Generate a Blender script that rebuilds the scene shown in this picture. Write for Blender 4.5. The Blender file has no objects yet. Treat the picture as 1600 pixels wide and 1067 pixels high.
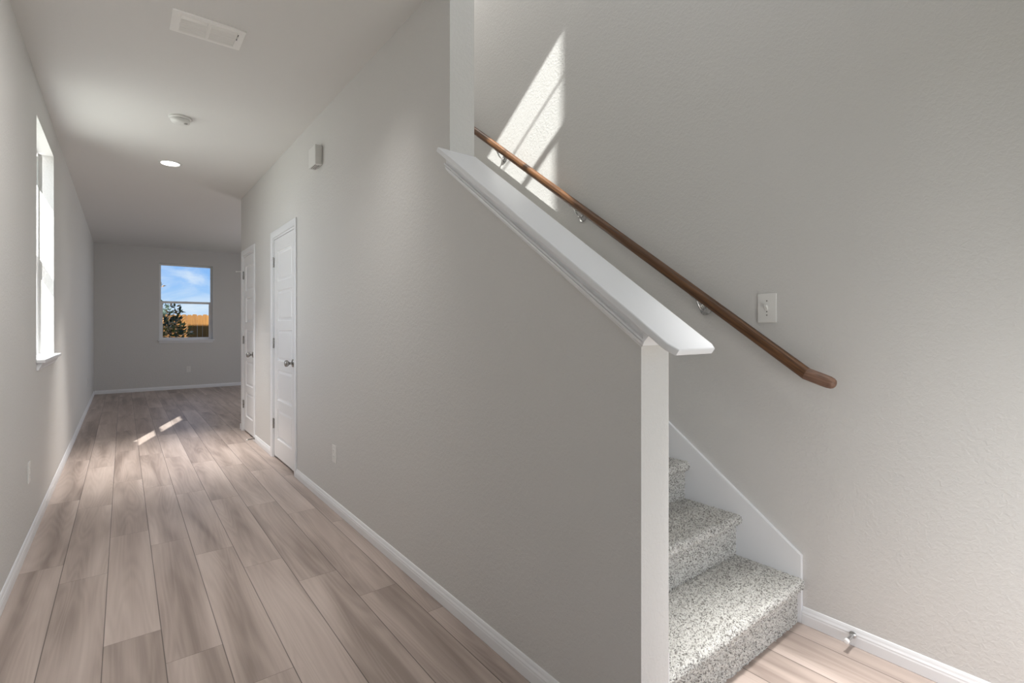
import bpy, bmesh, math, random
from mathutils import Vector, Matrix
random.seed(7)
S = bpy.context.scene
C = S.collection
PI = math.pi

# ------------------------------------------------------------------ layout (metres; y runs down the hall)
XL, XP, XP2, XR = -0.42, 1.115, 1.241, 2.215      # left wall, partition hall face / stair face, right wall
YF, YC = 11.75, 6.705                              # far wall, corner of the partition
YB = -0.40                                         # front wall (behind the camera)
H = 2.75
Y0, YJ = 0.858, 1.869                              # end of half wall, start of full-height partition
RUN, RISE, YS = 0.262, 0.185, 0.905                # stairs
CAM = (0.0, 0.0, 1.22)
SUN = Vector((0.34, 1.0, -0.694)).normalized()

# ------------------------------------------------------------------ materials
def new_mat(name):
    m = bpy.data.materials.new(name); m.use_nodes = True
    nt = m.node_tree; b = nt.nodes['Principled BSDF']
    return m, nt, b
def N(nt, t, **kw):
    n = nt.nodes.new(t)
    for k, v in kw.items():
        if k.startswith('i_'):
            key = k[2:]
            n.inputs[int(key) if key.isdigit() else key].default_value = v
        else: setattr(n, k, v)
    return n
def L(nt, a, b): nt.links.new(a, b)
def lin(r, g, b):
    f = lambda c: (c/255/12.92) if c/255 <= .04045 else ((c/255+.055)/1.055)**2.4
    return (f(r), f(g), f(b), 1)
def plain(name, col, rough=.5, metal=0., bump=0., scale=60., spec=.5, trans=0.):
    m, nt, b = new_mat(name)
    b.inputs['Base Color'].default_value = col
    b.inputs['Roughness'].default_value = rough
    b.inputs['Metallic'].default_value = metal
    b.inputs['Specular IOR Level'].default_value = spec
    tc = N(nt, 'ShaderNodeTexCoord'); nz = N(nt, 'ShaderNodeTexNoise', i_Scale=scale, i_Detail=3.)
    L(nt, tc.outputs['Object'], nz.inputs['Vector'])
    mr = N(nt, 'ShaderNodeMapRange', i_3=max(0, rough-.05), i_4=min(1, rough+.05))
    L(nt, nz.outputs['Fac'], mr.inputs[0]); L(nt, mr.outputs[0], b.inputs['Roughness'])
    if bump:
        bp = N(nt, 'ShaderNodeBump', i_Strength=bump, i_Distance=.002)
        L(nt, nz.outputs['Fac'], bp.inputs['Height']); L(nt, bp.outputs[0], b.inputs['Normal'])
    return m
def wall_paint(name, col, strength=.30, dist=.0022, scale=66.):
    m, nt, b = new_mat(name)
    b.inputs['Roughness'].default_value = .62
    b.inputs['Specular IOR Level'].default_value = .3
    tc = N(nt, 'ShaderNodeTexCoord')
    n1 = N(nt, 'ShaderNodeTexNoise', i_Scale=scale, i_Detail=4., i_Roughness=.55, i_Distortion=.6)
    n2 = N(nt, 'ShaderNodeTexNoise', i_Scale=scale*3.1, i_Detail=2.)
    n3 = N(nt, 'ShaderNodeTexNoise', i_Scale=1.3, i_Detail=2.)
    for n in (n1, n2, n3): L(nt, tc.outputs['Object'], n.inputs['Vector'])
    ramp = N(nt, 'ShaderNodeMapRange', interpolation_type='SMOOTHSTEP', i_1=.38, i_2=.66)
    L(nt, n1.outputs['Fac'], ramp.inputs[0])
    ad = N(nt, 'ShaderNodeMath', operation='MULTIPLY_ADD', i_1=.35)
    L(nt, n2.outputs['Fac'], ad.inputs[0]); L(nt, ramp.outputs[0], ad.inputs[2])
    bp = N(nt, 'ShaderNodeBump', i_Strength=strength, i_Distance=dist)
    L(nt, ad.outputs[0], bp.inputs['Height']); L(nt, bp.outputs[0], b.inputs['Normal'])
    mx = N(nt, 'ShaderNodeMix', data_type='RGBA')
    mx.inputs[6].default_value = tuple(c*.985 for c in col[:3])+(1,)
    mx.inputs[7].default_value = tuple(min(1, c*1.015) for c in col[:3])+(1,)
    L(nt, n3.outputs['Fac'], mx.inputs[0]); L(nt, mx.outputs[2], b.inputs['Base Color'])
    return m
WALL = (.645, .636, .62, 1)
M = {}
M['wall'] = wall_paint('wall_paint', WALL)
M['ceil'] = wall_paint('ceiling_paint', (.74, .73, .715, 1), .12, .002, 30.)
M['ext'] = plain('exterior_siding', (.45, .42, .38, 1), .8)
M['trim'] = plain('white_trim_paint', (.82, .83, .85, 1), .32)
M['door'] = plain('white_door_paint', (.85, .855, .865, 1), .30)
M['vinyl'] = plain('white_vinyl', (.82, .82, .82, 1), .35)
M['plastic'] = plain('white_plastic', (.76, .755, .735, 1), .38)
M['chime'] = plain('chime_plastic', (.72, .715, .70, 1), .42)
M['dark'] = plain('dark_slot', (.02, .02, .02, 1), .6)
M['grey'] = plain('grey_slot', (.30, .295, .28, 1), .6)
M['nickel'] = plain('satin_nickel', (.36, .35, .335, 1), .27, 1.)
M['chrome'] = plain('polished_chrome', (.55, .55, .55, 1), .14, 1.)
M['rubber'] = plain('white_rubber', (.85, .84, .83, 1), .5)
M['vent'] = plain('white_vent_enamel', (.90, .89, .87, 1), .38)

def mat_emit(name, col, st):
    m, nt, b = new_mat(name)
    b.inputs['Base Color'].default_value = (.9, .9, .9, 1)
    b.inputs['Emission Color'].default_value = col
    b.inputs['Emission Strength'].default_value = st
    return m
M['lens'] = mat_emit('lit_lens', (1, .97, .92, 1), 6.)

def mat_glass():
    m, nt, b = new_mat('window_glass')
    nt.nodes.remove(b)
    out = nt.nodes['Material Output']
    tr = N(nt, 'ShaderNodeBsdfTransparent'); tr.inputs[0].default_value = (.97, .985, .98, 1)
    gl = N(nt, 'ShaderNodeBsdfGlossy'); gl.inputs['Roughness'].default_value = .02
    lw = N(nt, 'ShaderNodeFresnel', i_IOR=1.45)
    mul = N(nt, 'ShaderNodeMath', operation='MULTIPLY', i_1=1.)
    ge = N(nt, 'ShaderNodeNewGeometry'); inv = N(nt, 'ShaderNodeMath', operation='SUBTRACT', i_0=.5); L(nt, ge.outputs['Backfacing'], inv.inputs[1])
    fr = N(nt, 'ShaderNodeMath', operation='MULTIPLY', use_clamp=True); L(nt, lw.outputs[0], fr.inputs[0]); L(nt, inv.outputs[0], fr.inputs[1])
    L(nt, fr.outputs[0], mul.inputs[0])
    mx = N(nt, 'ShaderNodeMixShader')
    L(nt, mul.outputs[0], mx.inputs[0]); L(nt, tr.outputs[0], mx.inputs[1]); L(nt, gl.outputs[0], mx.inputs[2])
    L(nt, mx.outputs[0], out.inputs[0])
    return m
M['glass'] = mat_glass()

def mat_floor():
    m, nt, b = new_mat('wood_plank_floor')
    uv = N(nt, 'ShaderNodeUVMap', uv_map='UVMap'); sp = N(nt, 'ShaderNodeSeparateXYZ'); L(nt, uv.outputs[0], sp.inputs[0])
    at = N(nt, 'ShaderNodeAttribute', attribute_name='plank'); rs = N(nt, 'ShaderNodeSeparateColor'); L(nt, at.outputs['Color'], rs.inputs[0])
    def vec(sx, sy, off):
        a = N(nt, 'ShaderNodeMath', operation='MULTIPLY', i_1=sx); L(nt, sp.outputs[0], a.inputs[0])
        c = N(nt, 'ShaderNodeMath', operation='MULTIPLY', i_1=sy); L(nt, sp.outputs[1], c.inputs[0])
        d = N(nt, 'ShaderNodeMath', operation='MULTIPLY', i_1=off); L(nt, rs.outputs[0], d.inputs[0])
        e = N(nt, 'ShaderNodeCombineXYZ'); L(nt, a.outputs[0], e.inputs[0]); L(nt, c.outputs[0], e.inputs[1]); L(nt, d.outputs[0], e.inputs[2])
        return e.outputs[0]
    big = N(nt, 'ShaderNodeTexNoise', i_Scale=1., i_Detail=2.5, i_Roughness=.5, i_Distortion=.4); L(nt, vec(8.5, .75, 90.), big.inputs['Vector'])
    ring = N(nt, 'ShaderNodeTexNoise', i_Scale=1., i_Detail=1.2, i_Roughness=.4, i_Distortion=.25); L(nt, vec(9., .62, 53.), ring.inputs['Vector'])
    rm = N(nt, 'ShaderNodeMath', operation='MULTIPLY', i_1=95.); L(nt, ring.outputs['Fac'], rm.inputs[0])
    sn = N(nt, 'ShaderNodeMath', operation='SINE'); L(nt, rm.outputs[0], sn.inputs[0])
    fib = N(nt, 'ShaderNodeTexNoise', i_Scale=1., i_Detail=4., i_Roughness=.65); L(nt, vec(170., 3.2, 31.), fib.inputs['Vector'])
    # tone = plank random + big + rings + fibres
    t0 = N(nt, 'ShaderNodeMapRange', i_1=.3, i_2=.7, i_3=0., i_4=1.); L(nt, big.outputs['Fac'], t0.inputs[0])
    t1 = N(nt, 'ShaderNodeMath', operation='MULTIPLY_ADD', i_1=.075); L(nt, sn.outputs[0], t1.inputs[0]); L(nt, t0.outputs[0], t1.inputs[2])
    t2 = N(nt, 'ShaderNodeMath', operation='MULTIPLY_ADD', i_1=.40); L(nt, fib.outputs['Fac'], t2.inputs[0]); L(nt, t1.outputs[0], t2.inputs[2])
    t3 = N(nt, 'ShaderNodeMath', operation='MULTIPLY_ADD', i_1=.34); L(nt, rs.outputs[1], t3.inputs[0]); L(nt, t2.outputs[0], t3.inputs[2])
    ce0 = N(nt, 'ShaderNodeMath', operation='SUBTRACT', i_1=.0905); L(nt, sp.outputs[0], ce0.inputs[0])
    ce1 = N(nt, 'ShaderNodeMath', operation='ABSOLUTE'); L(nt, ce0.outputs[0], ce1.inputs[0])
    ce2 = N(nt, 'ShaderNodeMath', operation='MULTIPLY_ADD', i_1=.035); L(nt, big.outputs['Fac'], ce2.inputs[0]); L(nt, ce1.outputs[0], ce2.inputs[2])
    ce3 = N(nt, 'ShaderNodeMapRange', interpolation_type='SMOOTHSTEP', i_1=.025, i_2=.09, i_3=-.24, i_4=.05); L(nt, ce2.outputs[0], ce3.inputs[0])
    ce4 = N(nt, 'ShaderNodeMath', operation='MULTIPLY'); L(nt, ce3.outputs[0], ce4.inputs[0]); L(nt, rs.outputs[2], ce4.inputs[1])
    t3b = N(nt, 'ShaderNodeMath', operation='ADD'); L(nt, t3.outputs[0], t3b.inputs[0]); L(nt, ce4.outputs[0], t3b.inputs[1])
    rp = N(nt, 'ShaderNodeValToRGB'); e = rp.color_ramp.elements
    e[0].position = .15; e[0].color = (.275, .217, .188, 1)
    e[1].position = 1.0; e[1].color = (.60, .505, .455, 1)
    k = rp.color_ramp.elements.new(.55); k.color = (.45, .368, .325, 1)
    t4 = N(nt, 'ShaderNodeMath', operation='MULTIPLY', i_1=.66); L(nt, t3b.outputs[0], t4.inputs[0])
    L(nt, t4.outputs[0], rp.inputs[0])
    # seams
    def absdist(v):
        a = N(nt, 'ShaderNodeMath', operation='SUBTRACT', i_1=v); L(nt, sp.outputs[0], a.inputs[0])
        c = N(nt, 'ShaderNodeMath', operation='ABSOLUTE'); L(nt, a.outputs[0], c.inputs[0]); return c.outputs[0]
    mn = N(nt, 'ShaderNodeMath', operation='MINIMUM'); L(nt, absdist(0.), mn.inputs[0]); L(nt, absdist(.181), mn.inputs[1])
    va = N(nt, 'ShaderNodeMath', operation='ABSOLUTE'); L(nt, sp.outputs[1], va.inputs[0])
    mn2 = N(nt, 'ShaderNodeMath', operation='MINIMUM'); L(nt, mn.outputs[0], mn2.inputs[0]); L(nt, va.outputs[0], mn2.inputs[1])
    sm = N(nt, 'ShaderNodeMapRange', interpolation_type='SMOOTHSTEP', i_1=.0007, i_2=.0023, i_3=.30, i_4=1.); L(nt, mn2.outputs[0], sm.inputs[0])
    mx = N(nt, 'ShaderNodeMix', data_type='RGBA', blend_type='MULTIPLY'); mx.inputs[0].default_value = 1.
    L(nt, rp.outputs[0], mx.inputs[6]); L(nt, sm.outputs[0], mx.inputs[7]); L(nt, mx.outputs[2], b.inputs['Base Color'])
    b.inputs['Roughness'].default_value = .40
    b.inputs['Specular IOR Level'].default_value = .5
    hb = N(nt, 'ShaderNodeMath', operation='MULTIPLY_ADD', i_1=.15); L(nt, fib.outputs['Fac'], hb.inputs[0]); L(nt, sm.outputs[0], hb.inputs[2])
    bp = N(nt, 'ShaderNodeBump', i_Strength=.35, i_Distance=.001); L(nt, hb.outputs[0], bp.inputs['Height']); L(nt, bp.outputs[0], b.inputs['Normal'])
    return m
M['floor'] = mat_floor()

def mat_carpet():
    m, nt, b = new_mat('speckled_carpet')
    tc = N(nt, 'ShaderNodeTexCoord')
    ob = N(nt, 'ShaderNodeObjectInfo')
    ad = N(nt, 'ShaderNodeVectorMath', operation='ADD'); L(nt, tc.outputs['Object'], ad.inputs[0]); L(nt, ob.outputs['Location'], ad.inputs[1])
    wn = N(nt, 'ShaderNodeTexNoise', i_Scale=95., i_Detail=2.); L(nt, ad.outputs[0], wn.inputs['Vector'])
    wm = N(nt, 'ShaderNodeVectorMath', operation='SCALE'); wm.inputs['Scale'].default_value = .011; L(nt, wn.outputs['Color'], wm.inputs[0])
    ad2 = N(nt, 'ShaderNodeVectorMath', operation='ADD'); L(nt, ad.outputs[0], ad2.inputs[0]); L(nt, wm.outputs[0], ad2.inputs[1])
    vo = N(nt, 'ShaderNodeTexVoronoi', i_Scale=235.); L(nt, ad2.outputs[0], vo.inputs['Vector'])
    se = N(nt, 'ShaderNodeSeparateColor'); L(nt, vo.outputs['Color'], se.inputs[0])
    rp = N(nt, 'ShaderNodeValToRGB'); rp.color_ramp.interpolation = 'LINEAR'
    e = rp.color_ramp.elements
    e[0].position = .06; e[0].color = (.20, .19, .172, 1)
    e[1].position = 1.; e[1].color = (.80, .79, .755, 1)
    for p, c in ((.22, (.36, .345, .32, 1)), (.36, (.60, .585, .55, 1)), (.6, (.74, .73, .695, 1))):
        k = e.new(p); k.color = c
    L(nt, se.outputs[0], rp.inputs[0]); L(nt, rp.outputs[0], b.inputs['Base Color'])
    b.inputs['Roughness'].default_value = .95; b.inputs['Specular IOR Level'].default_value = .1
    b.inputs['Sheen Weight'].default_value = .25
    bp = N(nt, 'ShaderNodeBump', i_Strength=.8, i_Distance=.004, invert=True); L(nt, vo.outputs['Distance'], bp.inputs['Height']); L(nt, bp.outputs[0], b.inputs['Normal'])
    return m
M['carpet'] = mat_carpet()

def mat_wood(name, dark, mid, rot, sc=(60., 3., 60.), rough=.38):
    m, nt, b = new_mat(name)
    tc = N(nt, 'ShaderNodeTexCoord')
    m0 = N(nt, 'ShaderNodeMapping'); m0.inputs['Rotation'].default_value = (rot, 0, 0)
    m1 = N(nt, 'ShaderNodeMapping'); m1.inputs['Scale'].default_value = sc
    L(nt, tc.outputs['Object'], m0.inputs[0]); L(nt, m0.outputs[0], m1.inputs[0])
    n1 = N(nt, 'ShaderNodeTexNoise', i_Scale=1., i_Detail=4., i_Roughness=.6, i_Distortion=.8); L(nt, m1.outputs[0], n1.inputs['Vector'])
    rp = N(nt, 'ShaderNodeValToRGB'); e = rp.color_ramp.elements
    e[0].position = .33; e[0].color = dark; e[1].position = .68; e[1].color = mid
    L(nt, n1.outputs['Fac'], rp.inputs[0]); L(nt, rp.outputs[0], b.inputs['Base Color'])
    b.inputs['Roughness'].default_value = rough
    bp = N(nt, 'ShaderNodeBump', i_Strength=.15, i_Distance=.001); L(nt, n1.outputs['Fac'], bp.inputs['Height']); L(nt, bp.outputs[0], b.inputs['Normal'])
    return m
ANG = math.atan(.709)
M['rail'] = mat_wood('stained_oak', (.040, .017, .008, 1), (.175, .080, .032, 1), -ANG, (70., 2.4, 70.), .46)
M['rail_end'] = mat_wood('stained_oak_end', (.11, .055, .035, 1), (.27, .155, .105, 1), -.3, (110., 9., 110.), .55)
M['fence'] = mat_wood('cedar_fence', (.115, .047, .009, 1), (.25, .112, .021, 1), 0, (9., 9., .7), .85)
M['soil'] = plain('lawn', (.10, .12, .04, 1), .95, 0, .5, 8.)
M['bark'] = plain('bark', (.10, .075, .05, 1), .9, 0, .5, 40.)
def mat_leaf(name, cols):
    m, nt, b = new_mat(name)
    at = N(nt, 'ShaderNodeAttribute', attribute_name='leafcol'); sp = N(nt, 'ShaderNodeSeparateColor'); L(nt, at.outputs['Color'], sp.inputs[0])
    rp = N(nt, 'ShaderNodeValToRGB'); rp.color_ramp.interpolation = 'CONSTANT'; e = rp.color_ramp.elements
    e[0].position = 0; e[0].color = cols[0][1]; e[1].position = cols[1][0]; e[1].color = cols[1][1]
    for p, c in cols[2:]: k = e.new(p); k.color = c
    L(nt, sp.outputs[0], rp.inputs[0]); L(nt, rp.outputs[0], b.inputs['Base Color'])
    b.inputs['Roughness'].default_value = .5
    return m
M['leaf'] = mat_leaf('shrub_leaf', [(0, (.020, .035, .012, 1)), (.28, (.06, .085, .022, 1)), (.52, (.17, .16, .04, 1)), (.70, (.50, .27, .11, 1)), (.93, (.6, .48, .36, 1))])
M['farleaf'] = mat_leaf('far_leaf', [(0, (.07, .11, .085, 1)), (.5, (.12, .16, .12, 1))])

# ------------------------------------------------------------------ mesh helpers
def bm_new(): return bmesh.new()
def box(bm, x0, x1, y0, y1, z0, z1, bev=0.):
    r = bmesh.ops.create_cube(bm, size=1.)
    vs = r['verts']
    for v in vs:
        v.co = Vector(((x0+x1)/2+v.co.x*(x1-x0), (y0+y1)/2+v.co.y*(y1-y0), (z0+z1)/2+v.co.z*(z1-z0)))
    if bev:
        es = list({e for v in vs for e in v.link_edges})
        bmesh.ops.bevel(bm, geom=es, offset=bev, segments=2, affect='EDGES', profile=.6)
    return vs
def prism(bm, pts, d0, d1, axis='x'):
    """polygon pts (2-D) extruded along an axis between d0 and d1."""
    def mk(p, d):
        return {'x': (d, p[0], p[1]), 'y': (p[0], d, p[1]), 'z': (p[0], p[1], d)}[axis]
    a = [bm.verts.new(mk(p, d0)) for p in pts]; c = [bm.verts.new(mk(p, d1)) for p in pts]
    n = len(pts)
    f = [bm.faces.new(a), bm.faces.new(list(reversed(c)))]
    for i in range(n):
        j = (i+1) % n
        f.append(bm.faces.new((a[j], a[i], c[i], c[j])))
    return f
def sweep(bm, frames, prof, caps=True):
    """frames: list of functions (u,v)->Vector; prof: closed list of (u,v)."""
    rings = [[bm.verts.new(f(u, v)) for u, v in prof] for f in frames]
    n = len(prof)
    for a, c in zip(rings, rings[1:]):
        for i in range(n):
            j = (i+1) % n
            bm.faces.new((a[i], a[j], c[j], c[i]))
    if caps:
        bm.faces.new(list(reversed(rings[0]))); bm.faces.new(rings[-1])
def lathe(bm, o, ax, prof, seg=24):
    """prof: list of (distance along ax, radius)."""
    ax = Vector(ax).normalized(); t = Vector((0, 0, 1)) if abs(ax.z) < .9 else Vector((1, 0, 0))
    u = ax.cross(t).normalized(); w = ax.cross(u)
    rings = []
    for d, r in prof:
        c = Vector(o)+ax*d
        rings.append([bm.verts.new(c+(u*math.cos(2*PI*i/seg)+w*math.sin(2*PI*i/seg))*max(r, 1e-5)) for i in range(seg)])
    for a, c in zip(rings, rings[1:]):
        for i in range(seg):
            j = (i+1) % seg
            bm.faces.new((a[i], a[j], c[j], c[i]))
    bm.faces.new(list(reversed(rings[0]))); bm.faces.new(rings[-1])
def tube(bm, pts, rad, seg=10):
    pts = [Vector(p) for p in pts]; rings = []
    for i, p in enumerate(pts):
        d = (pts[min(i+1, len(pts)-1)]-pts[max(i-1, 0)]).normalized()
        t = Vector((1, 0, 0)) if abs(d.x) < .8 else Vector((0, 0, 1))
        u = d.cross(t).normalized(); w = d.cross(u)
        r = rad[i] if isinstance(rad, (list, tuple)) else rad
        rings.append([bm.verts.new(p+(u*math.cos(2*PI*k/seg)+w*math.sin(2*PI*k/seg))*r) for k in range(seg)])
    for a, c in zip(rings, rings[1:]):
        for k in range(seg):
            j = (k+1) % seg
            bm.faces.new((a[k], a[j], c[j], c[k]))
    bm.faces.new(list(reversed(rings[0]))); bm.faces.new(rings[-1])
def obj(name, bm, m, parent=None, loc=None, smooth=False):
    """world-space bmesh -> one object; vertices become relative to the thing's base."""
    root = parent
    while root is not None and root.parent is not None: root = root.parent
    off = Vector(root.location) if root is not None else Vector(loc or (0, 0, 0))
    bmesh.ops.recalc_face_normals(bm, faces=bm.faces)
    if off.length: bmesh.ops.translate(bm, verts=bm.verts, vec=-off)
    me = bpy.data.meshes.new(name); bm.to_mesh(me); bm.free()
    for mm in (m if isinstance(m, (list, tuple)) else [m]): me.materials.append(mm)
    if smooth:
        for p in me.polygons: p.use_smooth = True
        try: me.set_sharp_from_angle(angle=math.radians(38))
        except Exception: pass
    o = bpy.data.objects.new(name, me); C.objects.link(o)
    if parent is not None: o.parent = parent
    else: o.location = off
    return o
def thing(name, label, cat, loc, group=None):
    o = bpy.data.objects.new(name, None); C.objects.link(o); o.location = loc
    o.empty_display_size = .05
    o['label'] = label; o['category'] = cat
    if group: o['group'] = group
    return o
def tag(o, label, cat, group=None):
    o['label'] = label; o['category'] = cat
    if group: o['group'] = group
    return o
def struct(name, bm, m, label, cat, smooth=False, parent=None):
    o = obj(name, bm, m, parent, None, smooth); o['kind'] = 'structure'
    o['label'] = label; o['category'] = cat
    return o
def struct_root(name, label, cat, loc):
    o = thing(name, label, cat, loc); o['kind'] = 'structure'; return o

def holed(bm, axis, a0, a1, u0, u1, z0, z1, holes):
    """a slab with rectangular holes. axis 'x': slab spans x in a0..a1, u = y; axis 'y': slab spans y in a0..a1, u = x."""
    us = sorted({u0, u1, *[h[0] for h in holes], *[h[1] for h in holes]})
    zs = sorted({z0, z1, *[h[2] for h in holes], *[h[3] for h in holes]})
    inside = lambda u, z: any(h[0] < u < h[1] and h[2] < z < h[3] for h in holes)
    solid = {(i, j): not inside((us[i]+us[i+1])/2, (zs[j]+zs[j+1])/2) for i in range(len(us)-1) for j in range(len(zs)-1)}
    P = lambda a, u, z: (a, u, z) if axis == 'x' else (u, a, z)
    vc = {}
    def V(a, u, z):
        k = (a, u, z)
        if k not in vc: vc[k] = bm.verts.new(P(a, u, z))
        return vc[k]
    for (i, j), s in solid.items():
        if not s: continue
        ua, ub, za, zb = us[i], us[i+1], zs[j], zs[j+1]
        for a in (a0, a1): bm.faces.new((V(a, ua, za), V(a, ub, za), V(a, ub, zb), V(a, ua, zb)))
        for di, dj, p, q in ((-1, 0, (ua, za), (ua, zb)), (1, 0, (ub, za), (ub, zb)), (0, -1, (ua, za), (ub, za)), (0, 1, (ua, zb), (ub, zb))):
            if not solid.get((i+di, j+dj), False):
                bm.faces.new((V(a0, *p), V(a0, *q), V(a1, *q), V(a1, *p)))

# ------------------------------------------------------------------ floor
def build_floor():
    bm = bm_new(); uvl = bm.loops.layers.uv.new('UVMap'); cl = bm.loops.layers.float_color.new('plank')
    W, LEN = .181, 1.22
    known = {-2: [3.435, 6.0], -1: [3.185], 0: [2.458, 3.71, 4.985], 1: [2.198, 3.437, 4.68], 2: [1.894, 3.148, 5.643], 3: [2.83, 4.067],
             4: [2.52, 3.779], 5: [2.211, 3.464], 6: [1.906, 3.152]}
    X0 = -.06
    rnd = random.Random(11)
    for k in range(-5, 30):
        xa, xb = X0+W*k, X0+W*(k+1)
        ks = sorted(known.get(k-1, []) if False else known.get(k, []))
        x_hi = 4.6
        xa2, xb2 = max(xa, XL-.02), min(xb, x_hi)
        if xb2 <= xa2: continue
        if ks:
            js = list(ks)
            while js[0] > -3: js.insert(0, js[0]-LEN)
            out = [js[0]]
            for j in js[1:]:
                while j-out[-1] > LEN*1.3: out.append(out[-1]+min(LEN, (j-out[-1])/max(1, round((j-out[-1])/LEN))))
                out.append(j) if j-out[-1] > .05 else None
            js = out
            while js[-1] < YF+.1: js.append(js[-1]+LEN)
        else:
            s = -3+rnd.random()*LEN; js = []
            while s < YF+LEN: js.append(s); s += LEN
        for ya, yb in zip(js, js[1:]):
            y0, y1 = max(ya, -1.0), min(yb, YF+.05)
            if y1 <= y0: continue
            if xa2 > XR+.02 and y0 < YC-.2: y0 = YC-.2
            if y1 <= y0: continue
            f = bm.faces.new([bm.verts.new((x, y, 0)) for x, y in ((xa2, y0), (xb2, y0), (xb2, y1), (xa2, y1))])
            r, g, bq = rnd.random(), rnd.random(), rnd.random()
            for lp in f.loops:
                lp[uvl].uv = (lp.vert.co.x-xa, lp.vert.co.y-ya); lp[cl] = (r, g, bq, 1)
    me_o = struct('floor', bm, M['floor'], 'taupe wood-look plank floor running down the hall', 'floor')
    return me_o
build_floor()

# ------------------------------------------------------------------ shell
WIN1 = (4.211, 5.178, 1.0, 2.525)         # left wall  (y0,y1,z0,z1)
WIN2 = (.547, 1.437, .955, 2.455)         # far wall   (x0,x1,z0,z1)
WIN3 = (.47, 1.287, 3.70, 5.13)           # front wall, upper storey
bm = bm_new(); holed(bm, 'x', -.63, XL, -.60, YF+.16, 0, 5.5, [WIN1])
struct('wall_left', bm, M['wall'], 'long greige wall on the left with a tall window', 'wall')
bm = bm_new(); holed(bm, 'y', YF, YF+.2, XL, 4.6, 0, 5.5, [WIN2])
struct('wall_far', bm, M['wall'], 'greige end wall with the window onto a wooden fence', 'wall')
bm = bm_new(); box(bm, XR, XR+.15, -.60, YC, 0, 5.5)
struct('wall_right', bm, M['wall'], 'textured greige stairwell wall carrying the handrail', 'wall')
# partition: sloped half wall, then full height with two door openings
D1 = (4.336, 5.088); D2 = (5.952, 6.582); DH = 2.052
SL = .709; CAPZ = lambda y: .571+SL*y     # underside line of the cap moulding on the wall face
bm = bm_new()
fs = prism(bm, [(Y0, 0), (YJ, 0), (YJ, CAPZ(YJ)+.05), (Y0, CAPZ(Y0))], XP, XP2, 'x')
bmesh.ops.delete(bm, geom=[f for f in fs if all(abs(v.co.y-YJ) < 1e-6 for v in f.verts)], context='FACES_ONLY')
holed(bm, 'x', XP, XP2, YJ, YC, 0, 5.5, [(D1[0], D1[1], -.001, DH), (D2[0], D2[1], -.001, DH)])
bm.verts.ensure_lookup_table()
struct('wall_middle', bm, M['wall'], 'greige partition between hall and stairs, sloping to a half wall at its near end', 'wall')
bm = bm_new(); box(bm, XP2, 4.6, YC-.12, YC, 0, 5.5)
struct('wall_corner', bm, M['wall'], 'wall turning right at the far end of the partition', 'wall')
bm = bm_new(); holed(bm, 'x', 4.6, 4.72, YC-.12, YF+.2, 0, 5.5, [(8.4, 10., -.001, 2.1)])  # opening invented to go with the added far-hall fill
struct('wall_side', bm, M['wall'], 'side wall of the far room out of sight to the right', 'wall')
bm = bm_new(); holed(bm, 'y', -.60, YB, XL, XR, 0, 5.5, [WIN3, (1.27, 2.17, -.001, 2.06), (-.22, .52, .3, 2.06)])  # last opening invented to go with the added near-hall fill
struct('wall_front', bm, M['wall'], 'front wall behind the viewer with the entry doorway', 'wall')
bm = bm_new(); box(bm, XL, XP, YJ, YF, H, H+.27); box(bm, XP, 4.6, YC, YF, H, H+.27); 
struct('ceiling', bm, M['ceil'], 'greige painted ceiling above the hall', 'ceiling')
bm = bm_new(); box(bm, XL, XP, YJ, YJ+.12, H+.27, 5.5)
struct('wall_upper', bm, M['wall'], 'upstairs wall above the hall opening', 'wall')
bm = bm_new(); box(bm, XP2, XR, 5.05, 5.17, 0, 5.5)
struct('wall_landing', bm, M['wall'], 'wall closing the top of the stairwell', 'wall')
bm = bm_new(); box(bm, -.75, 4.8, -.75, YF+.25, 5.5, 6.14)
struct('roof', bm, M['ceil'], 'upper storey ceiling and roof', 'roof')
bm = bm_new(); box(bm, -1.8, 3.2, -4.4, -.60, 2.5, 2.62)  # unseen slab added to keep sun out of the front openings
struct('sun_block_slab', bm, M['ext'], 'unseen slab added to block the sun outside the entry', 'roof')
bm = bm_new(); box(bm, -40, 40, -20, -.6, -.16, -.14); box(bm, -40, -.63, -.6, 12, -.16, -.14); box(bm, -40, 40, 11.95, 60, -.16, -.14)
struct('ground', bm, M['soil'], 'lawn outside the house', 'ground')

# ------------------------------------------------------------------ baseboards
BB = [(0, 0), (.013, 0), (.013, .036), (.0115, .041), (.0115, .046), (.008, .053), (.0065, .060), (.004, .066), (0, .068)]
def baseboard(name, p0, p1, nrm, label):
    p0, p1, n = Vector(p0), Vector(p1), Vector(nrm)
    bm = bm_new()
    sweep(bm, [lambda u, v, p=p: p+n*u+Vector((0, 0, v+.001)) for p in (p0, p1)], BB)
    return struct(name, bm, M['trim'], label, 'baseboard')
CW = .057
baseboard('baseboard_left', (XL, YB, 0), (XL, YF, 0), (1, 0, 0), 'white baseboard along the left wall')
baseboard('baseboard_far', (XL+.013, YF, 0), (4.6, YF, 0), (0, -1, 0), 'white baseboard along the far wall')
baseboard('baseboard_middle', (XP, Y0-.013, 0), (XP, D1[0]-CW, 0), (-1, 0, 0), 'long white baseboard along the partition before the doors')
baseboard('baseboard_between', (XP, D1[1]+CW, 0), (XP, D2[0]-CW, 0), (-1, 0, 0), 'short white baseboard between the two doors')
baseboard('baseboard_corner', (XP-.013, YC, 0), (4.6, YC, 0), (0, 1, 0), 'white baseboard wrapping the partition corner beyond the second door')
baseboard('baseboard_post', (XP, Y0, 0), (XP2, Y0, 0), (0, -1, 0), 'baseboard across the end of the half wall')
baseboard('baseboard_right', (XR, YB, 0), (XR, .888, 0), (-1, 0, 0), 'white baseboard under the right wall up to the stair skirt')

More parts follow.
